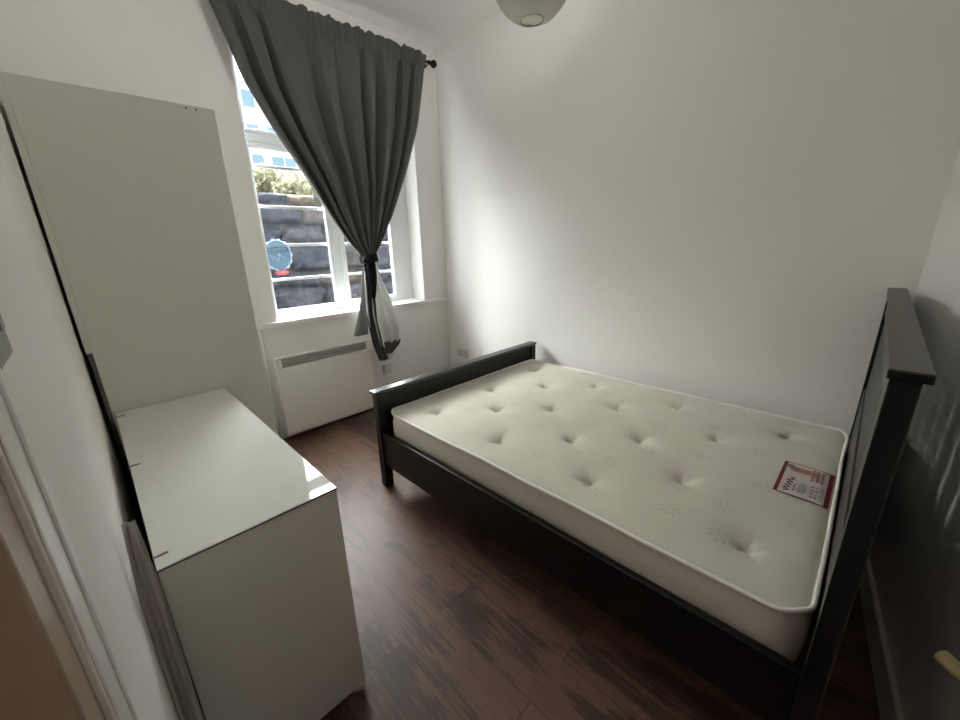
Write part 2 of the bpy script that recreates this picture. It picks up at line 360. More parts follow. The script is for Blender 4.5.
# ------------------------------------------------------------------ window
FX0, FX1 = -.20, -.165
win = tag(obj('window_1', (lambda bm: (bx(bm, FX0, FX1-.001, OY0+.035, -.345, .885, .9145), bx(bm, FX0, FX1-.001, OY0+.035, -.345, OZ1-.04, OZ1),
     bx(bm, FX0, FX1, OY0, OY0+.035, .885, OZ1), bx(bm, FX0, FX1, -.345, OY1, .885, OZ1), bm)[-1])(bmesh.new()), 'upvc', bevel=.004), kind='structure')
def sash(y0, y1, z0, z1, w=.035, wr=None, dx=.008):
    wr = wr or w
    bm = bmesh.new(); X0, X1 = FX0+.004, FX1+dx
    bx(bm, X0, X1-.001, y0+w, y1-wr, z0, z0+w*.85); bx(bm, X0, X1-.001, y0+w, y1-wr, z1-w, z1); bx(bm, X0, X1, y0, y0+w, z0, z1); bx(bm, X0, X1, y1-wr, y1, z0, z1)
    o = obj('sash', bm, 'upvc', win, bevel=.004)
    g = obj('glass_pane', box(-.188, -.182, y0+w-.004, y1-wr+.004, z0+w*.85-.004, z1-w+.004), 'glass', o)
    gb = bmesh.new()
    t = .004
    a0, a1, b0, b1 = y0+w, y1-wr, z0+w*.85, z1-w
    for q in ((a0, a1, b0, b0+t), (a0, a1, b1-t, b1), (a0, a0+t, b0, b1), (a1-t, a1, b0, b1)): bx(gb, -.182, -.176, *q)
    obj('glazing_gasket', gb, 'grille', o)
obj('mullion', box(FX0, FX1+.004, -1.025, -.967, .915, OZ1-.04), 'upvc', win, bevel=.004)
obj('transom', box(FX0, FX1+.003, OY0+.035, -.345, 2.072, 2.125), 'upvc', win, bevel=.004)
sash(-1.549, -1.026, .915, 2.071, dx=.004, w=.03)
sash(-.966, -.346, .915, 2.071, w=.04, wr=.14, dx=.012)
sash(-1.549, -1.026, 2.126, OZ1-.04, dx=.004, w=.03)
sash(-.966, -.346, 2.126, OZ1-.04, w=.04, wr=.14, dx=.012)

# stickers on the glass
def disc(bm, x, cy, cz, ry, rz, n=48, t=.0012, scal=0):
    for dx, in ((0,), (t,)):
        vs = [bm.verts.new((x+dx, cy+ry*(1+scal*math.cos(16*2*PI*j/n))*math.cos(2*PI*j/n), cz+rz*(1+scal*math.cos(16*2*PI*j/n))*math.sin(2*PI*j/n))) for j in range(n)]
        bm.faces.new(vs)
    return bm
def annulus(bm, x, cy, cz, r0, r1, n=64, a0=0, a1=2*PI, t=.0006):
    prev = None
    for j in range(n+1):
        a = a0+(a1-a0)*j/n
        cur = [bm.verts.new((x, cy+r*math.cos(a), cz+r*math.sin(a))) for r in (r0, r1)]
        if prev: bm.faces.new((prev[0], cur[0], cur[1], prev[1]))
        prev = cur
    return bm
SX = -.1805
badge = tag(obj('window_sticker', disc(bmesh.new(), SX, -1.445, 1.335, .098, .113, n=96), 'sticker_blue'),
            'round blue sticker with white rim on the left window pane', 'sticker')
bm = bmesh.new(); 
n = 96; prev = None
for j in range(n+1):
    a = 2*PI*j/n; k = 1+.035*math.cos(14*a)
    cur = [bm.verts.new((SX+.0022, -1.445+.098*q*math.cos(a), 1.335+.113*q*math.sin(a))) for q in (.90, 1.0*k)]
    if prev: bm.faces.new((prev[0], cur[0], cur[1], prev[1]))
    prev = cur
obj('white_rim', bm, 'sticker_white', badge)
bm = bmesh.new()
x = -1.52
while x < -1.375:                       # blurred line of white lettering across the top
    w = random.choice((.007, .009, .012)); hh = random.choice((.013, .017))
    bx(bm, SX+.0018, SX+.0026, x, x+w, 1.372, 1.372+hh); x += w+.005
for (a, b, c_, d_) in ((-1.475, 1.33, -1.452, 1.295), (-1.452, 1.295, -1.43, 1.335), (-1.43, 1.335, -1.405, 1.31), (-1.405, 1.31, -1.385, 1.35), (-1.50, 1.34, -1.482, 1.30)):
    tube(bm, [(SX+.0024, a, b), (SX+.0024, c_, d_)], .0028, n=6)
tube(bm, [(SX+.0026, -1.447, 1.335), (SX+.0026, -1.433, 1.345)], .008, n=8)
obj('white_print', bm, 'sticker_white', badge)
rd = tag(obj('window_sticker', disc(bmesh.new(), SX, -1.435, 1.213, .047, .021), 'sticker_red'), 'small red oval sticker below the round blue one on the glass', 'sticker')
bm = bmesh.new(); 
for j, (w) in enumerate((.009, .006, .01, .006, .009)): bx(bm, SX+.0018, SX+.0024, -1.462+j*.011, -1.462+j*.011+w*.7, 1.207, 1.219)
obj('white_print', bm, 'sticker_white', rd)

# security bars outside the glass
names = ['lowest white horizontal bar outside the window, near the sill', 'white horizontal bar outside the window crossing the blue sticker',
         'white horizontal bar outside the window just below the wall top', 'highest white horizontal bar outside the window, against the bush']
for z, nm in zip((1.157, 1.405, 1.670, 1.935), names):
    bm = bmesh.new(); bx(bm, -.222, -.210, OY0-.005, OY1+.005, z-.011, z+.011)
    tag(obj('security_bar', bm, 'bar', bevel=.003), nm, 'window bar', 'horizontal bars outside the window')

# ------------------------------------------------------------------ outside
def stone_wall():
    bm = bmesh.new(); col = bm.loops.layers.float_color.new('stone')
    rows = []; z = -.6; k = 0
    rnd = random.Random(4)
    while z < 1.93:
        h = rnd.uniform(.17, .30); h = min(h, 1.96-z) if 1.96-z < .42 else h
        y = -3.2-rnd.random()*.3; cells = []
        while y < 3.0:
            w = rnd.uniform(.24, .62); cells.append((y, y+w, rnd.random())); y += w
        rows.append((z, z+h, cells)); z += h
    pal = [(.15, .17, .23), (.20, .21, .26), (.25, .25, .28), (.17, .18, .22), (.28, .25, .25), (.22, .22, .26), (.34, .25, .18), (.14, .15, .21)]
    cap = 1.96
    dy = .024
    ny = int(5.4/dy); nz = int(2.5/dy)
    X0 = -1.78
    grid = []; meta = []
    for j in range(nz+1):
        zz = -.55+j*dy; row = []; mrow = []
        for i in range(ny+1):
            yy = -2.7+i*dy
            wz = zz+.06*noise.noise((yy*2.4, zz*2.4, 3))+.02*noise.noise((yy*9, zz*9, 3)); wy = yy+.09*noise.noise((yy*3, zz*5, 9))+.02*noise.noise((yy*11, zz*9, 5))
            hgt = 0; ci = (.11, .105, .105)
            for (a, b, cells) in rows:
                if a <= wz < b:
                    for (c0, c1, rr) in cells:
                        if c0 <= wy < c1:
                            e = min(wz-a, b-wz, wy-c0, c1-wy)
                            hgt = min(1, max(0, (e-.012)/.035))**.6
                            if e > .014: ci = tuple(q*.44 for q in pal[int(rr*97) % len(pal)])
                            break
                    break
            x = X0+.075*hgt+.045*hgt*noise.noise((yy*5, zz*5, 1.5))+.028*noise.noise((yy*15, zz*15, 4))
            row.append(bm.verts.new((x, yy, zz))); mrow.append(ci)
        grid.append(row); meta.append(mrow)
    for j in range(nz):
        for i in range(ny):
            f = bm.faces.new((grid[j][i], grid[j][i+1], grid[j+1][i+1], grid[j+1][i]))
            for l in f.loops: l[col] = (*meta[j][i], 1)
    # back and top closing faces
    b0 = [bm.verts.new((X0-.45, v.co.y, grid[-1][0].co.z)) for v in grid[-1]]
    for i in range(ny):
        f = bm.faces.new((grid[-1][i], grid[-1][i+1], b0[i+1], b0[i]))
        for l in f.loops: l[col] = (.1, .1, .1, 1)
    b1 = [bm.verts.new((v.co.x, v.co.y, -.55)) for v in (b0[0], b0[-1])]
    f = bm.faces.new((b0[0], b0[-1], b1[1], b1[0]))
    return bm
tag(obj('stone_wall', stone_wall(), 'stone', smooth=True), 'rough grey stone garden wall outside the window', 'stone wall')
tag(obj('ground_outside', box(-1.8, -.28, -3, 3, -.6, -.5), 'ground'), kind='structure')
tag(obj('ground_garden', box(-14, -2.2, -9, 14, 1.3, 1.5), 'ground'), kind='structure')

# bush behind the wall
bush = empty('bush', 'yellow-green twiggy bush growing behind the stone wall', 'bush')
rnd = random.Random(11); bm = bmesh.new(); lf = bmesh.new()
def branch(p, dr, L, r, depth):
    q = p+dr*L; tube(bm, [p, p.lerp(q, .5)+Vector((rnd.uniform(-1, 1), rnd.uniform(-1, 1), rnd.uniform(-1, 1)))*L*.06, q], [r, r*.8, r*.6], n=5, caps=False)
    if depth >= 2:
        for k in range(7):
            t = p.lerp(q, rnd.uniform(.2, 1.05))+Vector((rnd.uniform(-1, 1), rnd.uniform(-1, 1), rnd.uniform(-1, 1)))*.06
            a = Vector((rnd.uniform(-1, 1), rnd.uniform(-1, 1), rnd.uniform(-1, 1))).normalized(); b_ = a.cross(Vector((rnd.uniform(-1, 1), rnd.uniform(-1, 1), .5))).normalized()
            s = rnd.uniform(.014, .03)
            vs = [lf.verts.new(t+a*s*1.4), lf.verts.new(t+b_*s*.6), lf.verts.new(t-a*s*1.4), lf.verts.new(t-b_*s*.6)]
            lf.faces.new(vs)
    if depth < 4:
        for k in range(4 if depth < 3 else 3):
            nd = (dr+Vector((rnd.uniform(-1, 1), rnd.uniform(-1, 1), rnd.uniform(-.5, .9)))*.75).normalized()
            branch(p.lerp(q, rnd.uniform(.5, 1)), nd, L*rnd.uniform(.6, .8), r*.55, depth+1)
for k in range(7):
    branch(Vector((-3.7+rnd.uniform(-.3, .3), -.45+k*.28, 1.5)), Vector((rnd.uniform(-.3, .3), rnd.uniform(-.4, .4), 1)).normalized(), .42, .018, 0)
obj('branches', bm, 'twig', bush); obj('leaves', lf, 'leaf', bush)

# far building
bl = empty('building', 'pale multi-storey building with blue glass windows far beyond the bush', 'building')
bm = bmesh.new(); bx(bm, -16, -12, .5, 7.0, 1.5, 6.3); obj('facade', bm, 'bld', bl)
obj('parapet', box(-16.1, -11.85, .35, 7.1, 6.3, 6.42), 'bld', bl)
for z0, z1 in ((5.60, 6.16), (4.72, 5.22), (3.9, 4.35)):
    for k in range(6):
        y_ = .75+k*1.02
        o = obj('window', box(-12.02, -11.98, y_, y_+.86, z0, z1), 'bld', bl)
        gm = bmesh.new(); bx(gm, -11.985, -11.97, y_+.05, y_+.42, z0+.05, z1-.05); bx(gm, -11.985, -11.97, y_+.47, y_+.81, z0+.05, z1-.05)
        obj('pane', gm, 'bld_glass', o)

# ------------------------------------------------------------------ bed
bed = empty('bed', 'black wooden double bed frame with slatted headboard under the mattress', 'bed')
YN, YF = -1.505, -.041
def bpart(name, bm, bev=.003): return obj(name, bm, 'black_wood', bed, bevel=bev)
for (a, b) in ((YN+.010, YN+.062), (YF-.062, YF-.010)):
    bpart('leg', box(1.078, 1.128, a, b, 0, .591))
bpart('footboard', box(1.090, 1.115, YN+.055, YF-.055, .20, .592))
obj('footboard_cap', box(1.066, 1.128, YN, YF, .591, .609), 'black_lacquer', bed, bevel=.003)
for (a, b) in ((-1.515, -1.462), (-.096, -.043)):
    bpart('leg', box(3.013, 3.055, a, b, 0, 1.133))
hb = bpart('headboard', (lambda bm: (bx(bm, 3.018, 3.046, -1.47, -.088, 1.045, 1.134), bx(bm, 3.018, 3.046, -1.47, -.088, .28, .70), bm)[-1])(bmesh.new()))
nsl = 13
for k in range(nsl):
    yc = -1.40+k*(1.24/(nsl-1)); 
    obj('slat', box(3.024, 3.040, yc-.043, yc+.043, .69, 1.055), 'black_wood', hb, bevel=.002)
bpart('headboard_cap', box(3.008, 3.066, -1.5235, -.034, 1.132, 1.151))
for (a, b) in ((YN+.020, YN+.047), (YF-.047, YF-.020)):
    bpart('side_rail', box(1.12, 3.02, a, b, .15, .362))
bm = bmesh.new(); bx(bm, 1.12, 3.015, -.80, -.75, .19, .25); bx(bm, 2.0, 2.05, -.80, -.75, 0, .19); bpart('centre_beam', bm)
for k in range(16):
    x_ = 1.16+k*.118
    obj('bed_slat', box(x_, x_+.06, YN+.05, YF-.05, .248, .262), 'black_wood', bed)

# ------------------------------------------------------------------ mattress
MX0, MX1, MY0, MY1, MZ = 1.119, 3.004, -1.438, -.090, .479
tufts = [(1.285, -.285), (1.325, -.78), (1.335, -1.245), (1.555, -.505), (1.565, -.99), (1.80, -.295), (1.80, -.78), (1.818, -1.245),
         (2.055, -.525), (2.075, -1.012), (2.305, -.288), (2.31, -.80), (2.312, -1.255), (2.57, -.553), (2.568, -1.003), (2.81, -.303), (2.835, -1.243)]
def mh(x, y):
    z = 0
    for tx, ty in tufts:
        dx, dy = x-tx, y-ty
        r = math.hypot(dx*1.0, dy)
        if r < .35:
            z -= .040*math.exp(-r/.024)*(1+.25*math.sin(5*math.atan2(dy, dx)+tx*9))+.010*math.exp(-(r/.095)**2)
    z += .0028*noise.noise((x*3.2, y*3.2, 2))+.0012*noise.noise((x*14, y*14, 5))
    e = min(x-MX0, MX1-x, y-MY0, MY1-y)
    z -= .012*math.exp(-max(e, 0)/.022)
    if e < .1: z += .004*math.sin(PI*e/.1)*math.sin(x*23+y*31)*.4
    return MZ+.004+z
def mattress():
    bm = bmesh.new(); R = .085; nx, ny = 210, 150
    def mp(s, t):
        x = MX0+(MX1-MX0)*s; y = MY0+(MY1-MY0)*t
        cx = min(max(x, MX0+R), MX1-R); cy = min(max(y, MY0+R), MY1-R)
        a, b = (x-cx)/R, (y-cy)/R
        if a and b: a, b = a*math.sqrt(1-b*b/2), b*math.sqrt(1-a*a/2)
        return cx+a*R, cy+b*R
    def wob(x, y):   # seam wanders in and out a little
        return .006*noise.noise((x*3.1, y*3.1, 8))
    g = []
    for i in range(nx+1):
        row = []
        for j in range(ny+1):
            x, y = mp(i/nx, j/ny); row.append(bm.verts.new((x, y, mh(x, y))))
        g.append(row)
    for i in range(nx):
        for j in range(ny): bm.faces.new((g[i][j], g[i+1][j], g[i+1][j+1], g[i][j+1])).material_index = 0
    loop = [g[i][0] for i in range(nx)]+[g[nx][j] for j in range(ny)]+[g[i][ny] for i in range(nx, 0, -1)]+[g[0][j] for j in range(ny, 0, -1)]
    cen = Vector(((MX0+MX1)/2, (MY0+MY1)/2, 0)); prev = loop; pipe = [v.co.copy() for v in loop]
    nrmls = []
    for k in range(len(loop)):
        t = loop[(k+1) % len(loop)].co-loop[k-1].co; nn = Vector((t.y, -t.x, 0)).normalized(); nrmls.append(nn)
    for k, v in enumerate(loop):
        w = wob(v.co.x, v.co.y); v.co += nrmls[k]*w; pipe[k] = v.co.copy()
    base = [v.co.copy() for v in loop]
    for q, (dz, out) in enumerate(((-.012, -.004), (-.03, -.001), (-.055, .004), (-.085, .006), (-.12, .005), (-.15, .003), (-.178, -.001), (-.192, -.004), (-.20, -.02))):
        cur = []
        for k in range(len(loop)):
            x, y = base[k].x, base[k].y
            o = out+.004*noise.noise((x*5, y*5, 3+dz*20))
            o = min(o, .004)
            p = base[k]+nrmls[k]*o; p.z = MZ-.010+dz if dz < -.02 else base[k].z+dz
            cur.append(bm.verts.new(p))
        for k in range(len(loop)):
            k2 = (k+1) % len(loop)
            f = bm.faces.new((prev[k], prev[k2], cur[k2], cur[k])); f.material_index = 1
        prev = cur
    bm.faces.new(prev).material_index = 1
    return bm, [p+n*.001 for p, n in zip(pipe, nrmls)]
bm, pipe = mattress()
mt = tag(obj('mattress', bm, ['ticking', 'border'], smooth=True), 'cream tufted double mattress with faint star pattern on the black bed', 'mattress')
bm = bmesh.new(); pp = [p for k, p in enumerate(pipe) if k % 2 == 0]
tube(bm, [p+Vector((0, 0, .002)) for p in pp], .0068, n=8, closed=True)
tag(obj('piping', bm, 'piping', mt, smooth=True), 'cream corded edge seam')
# tuft buttons
for tx, ty in tufts:
    bm = bmesh.new(); lathe(bm, [(0.0001, .004), (.004, .0035), (.0065, .001), (.0065, -.002)], (tx, ty, mh(tx, ty)+.001), n=10)
    obj('tuft_button', bm, 'ticking', mt, smooth=True)
# product label sewn on the top
LX0, LX1, LY0, LY1 = 2.836, 2.992, -.876, -.607
def patch(x0, x1, y0, y1, lift, n=8, skew=0):
    bm = bmesh.new(); g = []
    for i in range(n+1):
        g.append([bm.verts.new((x0+(x1-x0)*i/n, y0+(y1-y0)*j/n, mh(x0+(x1-x0)*i/n, y0+(y1-y0)*j/n)+lift)) for j in range(n+1)])
    for i in range(n):
        for j in range(n): bm.faces.new((g[i][j], g[i+1][j], g[i+1][j+1], g[i][j+1]))
    return bm
def patches(lst, lift, n=3):
    bm = bmesh.new()
    for (x0, x1, y0, y1) in lst:
        g = [[bm.verts.new((x0+(x1-x0)*i/n, y0+(y1-y0)*j/n, mh(x0+(x1-x0)*i/n, y0+(y1-y0)*j/n)+lift)) for j in range(n+1)] for i in range(n+1)]
        for i in range(n):
            for j in range(n): bm.faces.new((g[i][j], g[i+1][j], g[i+1][j+1], g[i][j+1]))
    return bm
lab = tag(obj('label', patch(LX0, LX1, LY0, LY1, .0022, 14), 'label_paper', mt, solid=.0008), 'white label with dark red border')
obj('label_border', patches([(LX0, LX0+.012, LY0, LY1), (LX1-.014, LX1, LY0, LY1), (LX0, LX1, LY0, LY0+.006), (LX0, LX1, LY1-.005, LY1)], .0034, 12), 'red', lab)
lx = lambda u: LX0+.014+(LX1-LX0-.03)*u
ly = lambda v: LY0+.008+(LY1-LY0-.015)*v
# lying figure print (head, hair, torso) as soft flat blobs
def blob(lst, lift):
    bm = bmesh.new()
    for (u, v, ru, rv, rot) in lst:
        n = 20; vs = []
        for k in range(n):
            a = 2*PI*k/n; p, q = ru*math.cos(a), rv*math.sin(a)
            x_, y_ = lx(u)+p*math.cos(rot)-q*math.sin(rot), ly(v)+p*math.sin(rot)+q*math.cos(rot)
            vs.append(bm.verts.new((x_, y_, mh(x_, y_)+lift)))
        bm.faces.new(vs)
    return bm
obj('printed_figure', blob([(.24, .80, .020, .020, 0), (.42, .80, .014, .012, .1), (.52, .80, .030, .017, .05)], .0040), 'label_pink', lab)
obj('printed_figure', blob([(.08, .88, .015, .018, .3), (.36, .88, .034, .004, .0)], .0046), 'label_grey', lab)
rnd = random.Random(3); red_m = []; gr_m = []
def stroke(bm, pts, r):
    tube(bm, [(lx(u), ly(v), mh(lx(u), ly(v))+.0034) for u, v in pts], r, n=5)
bm = bmesh.new()   # the red script along the left end, too small to read in the photo
zz = [(.10, .06), (.22, .10), (.08, .15), (.22, .19), (.10, .24), (.24, .28), (.12, .33), (.26, .36), (.10, .41), (.27, .45), (.18, .50), (.30, .52)]
stroke(bm, zz, .0020); stroke(bm, [(.30, .12), (.33, .20), (.30, .26), (.34, .34)], .0012)
obj('printed_script', bm, 'red', lab)
for r_ in range(4):
    for c_ in range(2):
        bm = bmesh.new(); stroke(bm, [(.70+c_*.10, .10+r_*.10), (.74+c_*.10, .11+r_*.10)], .003); obj('printed_icon', bm, 'label_pink', lab)
for c_ in range(3):
    bm = bmesh.new(); pts = []
    for r_ in range(12): pts.append((.64+c_*.11+(.03 if r_ % 2 else -.02), .57+r_*.034+rnd.uniform(-.01, .01)))
    stroke(bm, pts, .0026); obj('printed_icon', bm, 'label_pink', lab)
bm = bmesh.new()
for r_ in range(4): stroke(bm, [(.42+r_*.045, .12), (.43+r_*.045, .40)], .0011)
for r_ in range(2): stroke(bm, [(.90+r_*.05, .08), (.90+r_*.05, .45)], .0011)
obj('printed_text', bm, 'label_grey', lab)

# ------------------------------------------------------------------ chest of drawers
X0, X1, Y0, Y1, Z = .8416, 2.0159, -2.5252, -2.1343, .7506
ch = empty('chest_of_drawers', 'white chest of drawers with glass top beside the tall wardrobe', 'chest of drawers')
lam = lambda n, bm, b=.0015: obj(n, bm, 'laminate', ch, bevel=b)
lam('side_panel', box(X1-.018, X1, Y0, Y1, .012, Z-.006)); lam('side_panel', box(X0, X0+.018, Y0, Y1-.002, .012, Z-.006))
lam('back_panel', box(X0+.018, X1-.018, Y0+.004, Y0+.012, .03, Z-.03))
lam('plinth', box(X0+.018, X1-.018, Y1-.06, Y1-.04, 0, .05)); lam('base_panel', box(X0+.018, X1-.018, Y0+.012, Y1-.025, .05, .068))
lam('top_panel', box(X0+.018, X1-.018, Y0, Y1-.003, Z-.026, Z-.006))
for xx in (X0+.03, X1-.06): lam('foot_block', box(xx, xx+.03, Y0+.03, Y0+.06, 0, .05))
gt = obj('glass_top', box(X0, X1+.001, Y0, Y1+.001, Z-.005, Z), 'glass_top', ch, bevel=.0008)
bm = bmesh.new(); bx(bm, X1+.0008, X1+.0022, Y0, Y1+.001, Z-.0055, Z-.0018); bx(bm, X0, X1+.0022, Y1+.0008, Y1+.0022, Z-.0055, Z-.0018)
tag(obj('glass_edge', bm, 'glass_edge', ch), 'thin dark green glass edge')
cw = (X1-X0-.036-.006)/2
for r_ in range(4):
    for c_ in range(2):
        z0 = .072+r_*.164; x0 = X0+.018+.002+c_*(cw+.003)
        dr = lam('drawer', box(x0, x0+cw-.002, Y1-.020, Y1-.001, z0, z0+.160), .002)
for xc in (.899, 1.437, 1.968):
    obj('clip', box(xc-.003, xc+.003, Y0-.002, Y0+.026, Z-.001, Z+.0025), 'clip', ch, bevel=.001)

# pale cloth tucked into the gap behind the chest
def hanging_cloth():
    bm = bmesh.new(); g = []
    for j in range(61):
        z_ = .004+.89*j/60; ya = interp([(0, -2.5625), (.72, -2.5615), (.86, -2.553), (.98, -2.544)], z_); yb = interp([(0, -2.527), (.74, -2.526), (.80, -2.528), (.98, -2.534)], z_)
        row = []
        for i in range(41):
            t = i/40
            xx = 2.036+.050*(1-z_)+(.010*math.sin(9.5*t+1.2*z_+.6)+.005*math.sin(21*t-2*z_))*(1.05-z_)+.004*noise.noise((t*3, z_*4, 2))
            row.append(bm.verts.new((xx, ya+(yb-ya)*t, z_)))
        g.append(row)
    for j in range(60):
        for i in range(40): bm.faces.new((g[j][i], g[j][i+1], g[j+1][i+1], g[j+1][i]))
    return bm
tag(obj('cloth', hanging_cloth(), 'old_cloth', smooth=True, solid=.002), 'pale folded cloth tucked between white chest of drawers and left wall', 'cloth')

# ------------------------------------------------------------------ wardrobe
wd = empty('wardrobe', 'tall plain white wardrobe standing between chest of drawers and window', 'wardrobe')
WX0, WX1, WY0, WY1, WZ = .10, .832, -2.5357, -1.9423, 1.9566
lw = lambda n, bm, b=.0015: obj(n, bm, 'laminate', wd, bevel=b)
sp = lw('side_panel', box(WX1-.018, WX1, WY0, WY1, 0, WZ)); lw('side_panel', box(WX0, WX0+.018, WY0, WY1-.02, 0, WZ))
lw('top_panel', box(WX0+.018, WX1-.018, WY0, WY1-.022, WZ-.018, WZ)); lw('base_panel', box(WX0+.018, WX1-.018, WY0, WY1-.022, .06, .078))
lw('plinth', box(WX0+.018, WX1-.018, WY1-.06, WY1-.045, 0, .06)); lw('back_panel', box(WX0+.018, WX1-.018, WY0+.001, WY0+.005, .06, WZ-.02))
wmid = (WX0+WX1)/2-.009
for a, b, hx in ((WX0+.002, wmid-.0015, wmid-.04), (wmid+.0015, WX1-.020, wmid+.04)):
    dd = lw('door', box(a, b, WY1-.019, WY1-.001, .062, WZ-.002), .002)
    bm = bmesh.new(); tube(bm, [(hx, WY1-.001, .95), (hx, WY1+.022, .955), (hx, WY1+.026, 1.03), (hx, WY1+.022, 1.105), (hx, WY1-.001, 1.11)], .005, n=8); obj('door_handle', bm, 'switch', dd, smooth=True)
tag(lw('rear_batten', box(WX1-.016, WX1-.001, WY0-.018, WY0, 1.008, WZ)), 'narrow pale strip behind the side panel')
tag(obj('rear_batten', box(WX1-.016, WX1+.002, WY0-.014, WY0, 0, 1.006), 'dark_board', wd), 'dark grey strip below the pale one')
for y_ in (-2.044, -2.009):
    bm = bmesh.new(); lathe(bm, [(.0001, .0006), (.0035, .0006), (.0035, -.0005)], (WX1, y_, 1.9445), axis='x', n=12); obj('screw_hole', bm, 'dark_hole', sp)

# ------------------------------------------------------------------ panel heater
ht = empty('panel_heater', 'white slim electric panel heater mounted below the window', 'heater')
hy0, hy1, hx1, hz0, hz1 = -1.672, -.912, .082, .042, .640
bm = bmesh.new(); bx(bm, .030, hx1, hy0, hy1, hz0, .560)
bx(bm, .030, hx1-.006, hy0, hy0+.045, .560, hz1-.012); bx(bm, .030, hx1-.006, hy1-.045, hy1, .560, hz1-.012)
bx(bm, .030, hx1-.008, hy0, hy1, hz1-.014, hz1); bx(bm, .030, .040, hy0+.04, hy1-.04, .56, hz1-.01)
obj('casing', bm, 'heater', ht, bevel=.005)
bm = bmesh.new(); bx(bm, .041, .052, hy0+.045, hy1-.045, .561, hz1-.015)
for k in range(3): bx(bm, .052, hx1-.010, hy0+.045, hy1-.045, .578+k*.022, .5815+k*.022)
obj('outlet_grille', bm, 'grille', ht)
for a in (hy0+.10, hy1-.14): obj('wall_bracket', box(0, .032, a, a+.04, .08, .58), 'grille', ht)
# fused spur next to the heater with its flex
def socket(name, label, cat, x, y, z, w, h, on_wall, group=None):
    t = empty(name, label, cat, group)
    if on_wall == 'window':
        obj('plate', box(x, x+.010, y-w/2, y+w/2, z-h/2, z+h/2), 'plastic', t, bevel=.004)
    else:
        obj('plate', box(x-w/2, x+w/2, y-.010, y, z-h/2, z+h/2), 'plastic', t, bevel=.004)
    return t
so = socket('fused_spur', 'small white fused spur with flex on window wall right of heater', 'electrical outlet', 0, -.748, .325, .086, .086, 'window')
obj('switch_rocker', box(.010, .014, -.765, -.750, .33, .352), 'plastic', so, bevel=.001)
obj('fuse_cover', box(.010, .013, -.742, -.720, .30, .345), 'plastic', so, bevel=.001)
bm = bmesh.new(); tube(bm, [(.010, -.756, .286), (.018, -.757, .26), (.012, -.756, .18), (.012, -.752, .10), (.018, -.78, .03), (.02, -.84, .02), (.02, -.90, .02)], .0035, n=8)
obj('flex_cable', bm, 'plastic', so, smooth=True)
so2 = socket('double_socket', 'white double wall socket low on long wall behind footboard', 'electrical outlet', .205, 0, .345, .146, .086, 'right')
for k in (-1, 1):
    g = bmesh.new()
    for a, b, c_, d_ in ((-.004, .004, .010, .018), (-.018, -.011, -.018, -.013), (.011, .018, -.018, -.013)):
        obj('socket_hole', box(.205+k*.034+a, .205+k*.034+b, -.0108, -.0098, .342+c_-.006, .342+d_-.006), 'dark_hole', so2)
    obj('switch_rocker', box(.205+k*.020-.006, .205+k*.020+.006, -.013, -.010, .364, .380), 'plastic', so2, bevel=.001)
sw = empty('light_switch', 'grey light switch plate on left wall beside the door frame', 'light switch')
obj('plate', box(2.434, 2.514, YL, YL+.008, 1.303, 1.388), 'switch', sw, bevel=.002)
obj('rocker', box(2.464, 2.484, YL+.008, YL+.012, 1.328, 1.363), 'switch', sw, bevel=.0015)
# pipe in the corner beside the wardrobe
pw = empty('pipe', 'thin white painted pipe running up window wall beside heater', 'pipe')
bm = bmesh.new(); tube(bm, [(.016, -1.712, 0), (.016, -1.712, .5), (.016, -1.712, .857)], .010, n=14); obj('tube', bm, 'gloss_white', pw, smooth=True)
bm = bmesh.new(); lathe(bm, [(.010, -.018), (.0145, -.016), (.0145, .016), (.010, .018)], (.016, -1.712, .13), n=16); obj('collar', bm, 'plastic', pw, smooth=True)
skirting('baseboard_window', 0, .012, -.70, -.02)

# ------------------------------------------------------------------ curtain
RX, RZ = .090, 2.772
rod = empty('curtain_rod', 'black curtain rod with round finial above the window', 'curtain rod')
bm = bmesh.new(); tube(bm, [(RX, -1.98, RZ), (RX, -1.0, RZ), (RX, -.135, RZ+.012)], .010, n=14); obj('pole', bm, 'black_metal', rod, smooth=True)
def finial(yc, s):
    bm = bmesh.new(); lathe(bm, [(.0001, .058*s), (.016, .055*s), (.026, .042*s), (.028, .030*s), (.022, .014*s), (.010, .004*s), (.010, -.004*s), (.016, -.010*s), (.017, -.018*s), (.010, -.026*s)], (RX, yc, RZ+.012 if s > 0 else RZ), axis='y', n=20)
    obj('finial', bm, 'black_metal', rod, smooth=True)
finial(-.128, 1); finial(-1.985, -1)
for yb in (-.165, -1.90):
    bm = bmesh.new(); tube(bm, [(0.002, yb, RZ-.02), (.05, yb, RZ-.02), (RX-.005, yb, RZ-.012)], .007, n=10); lathe(bm, [(.0001, .006), (.020, .006), (.020, 0)], (0, yb, RZ-.02), axis='x', n=16)
    obj('bracket', bm, 'black_metal', rod, smooth=True)

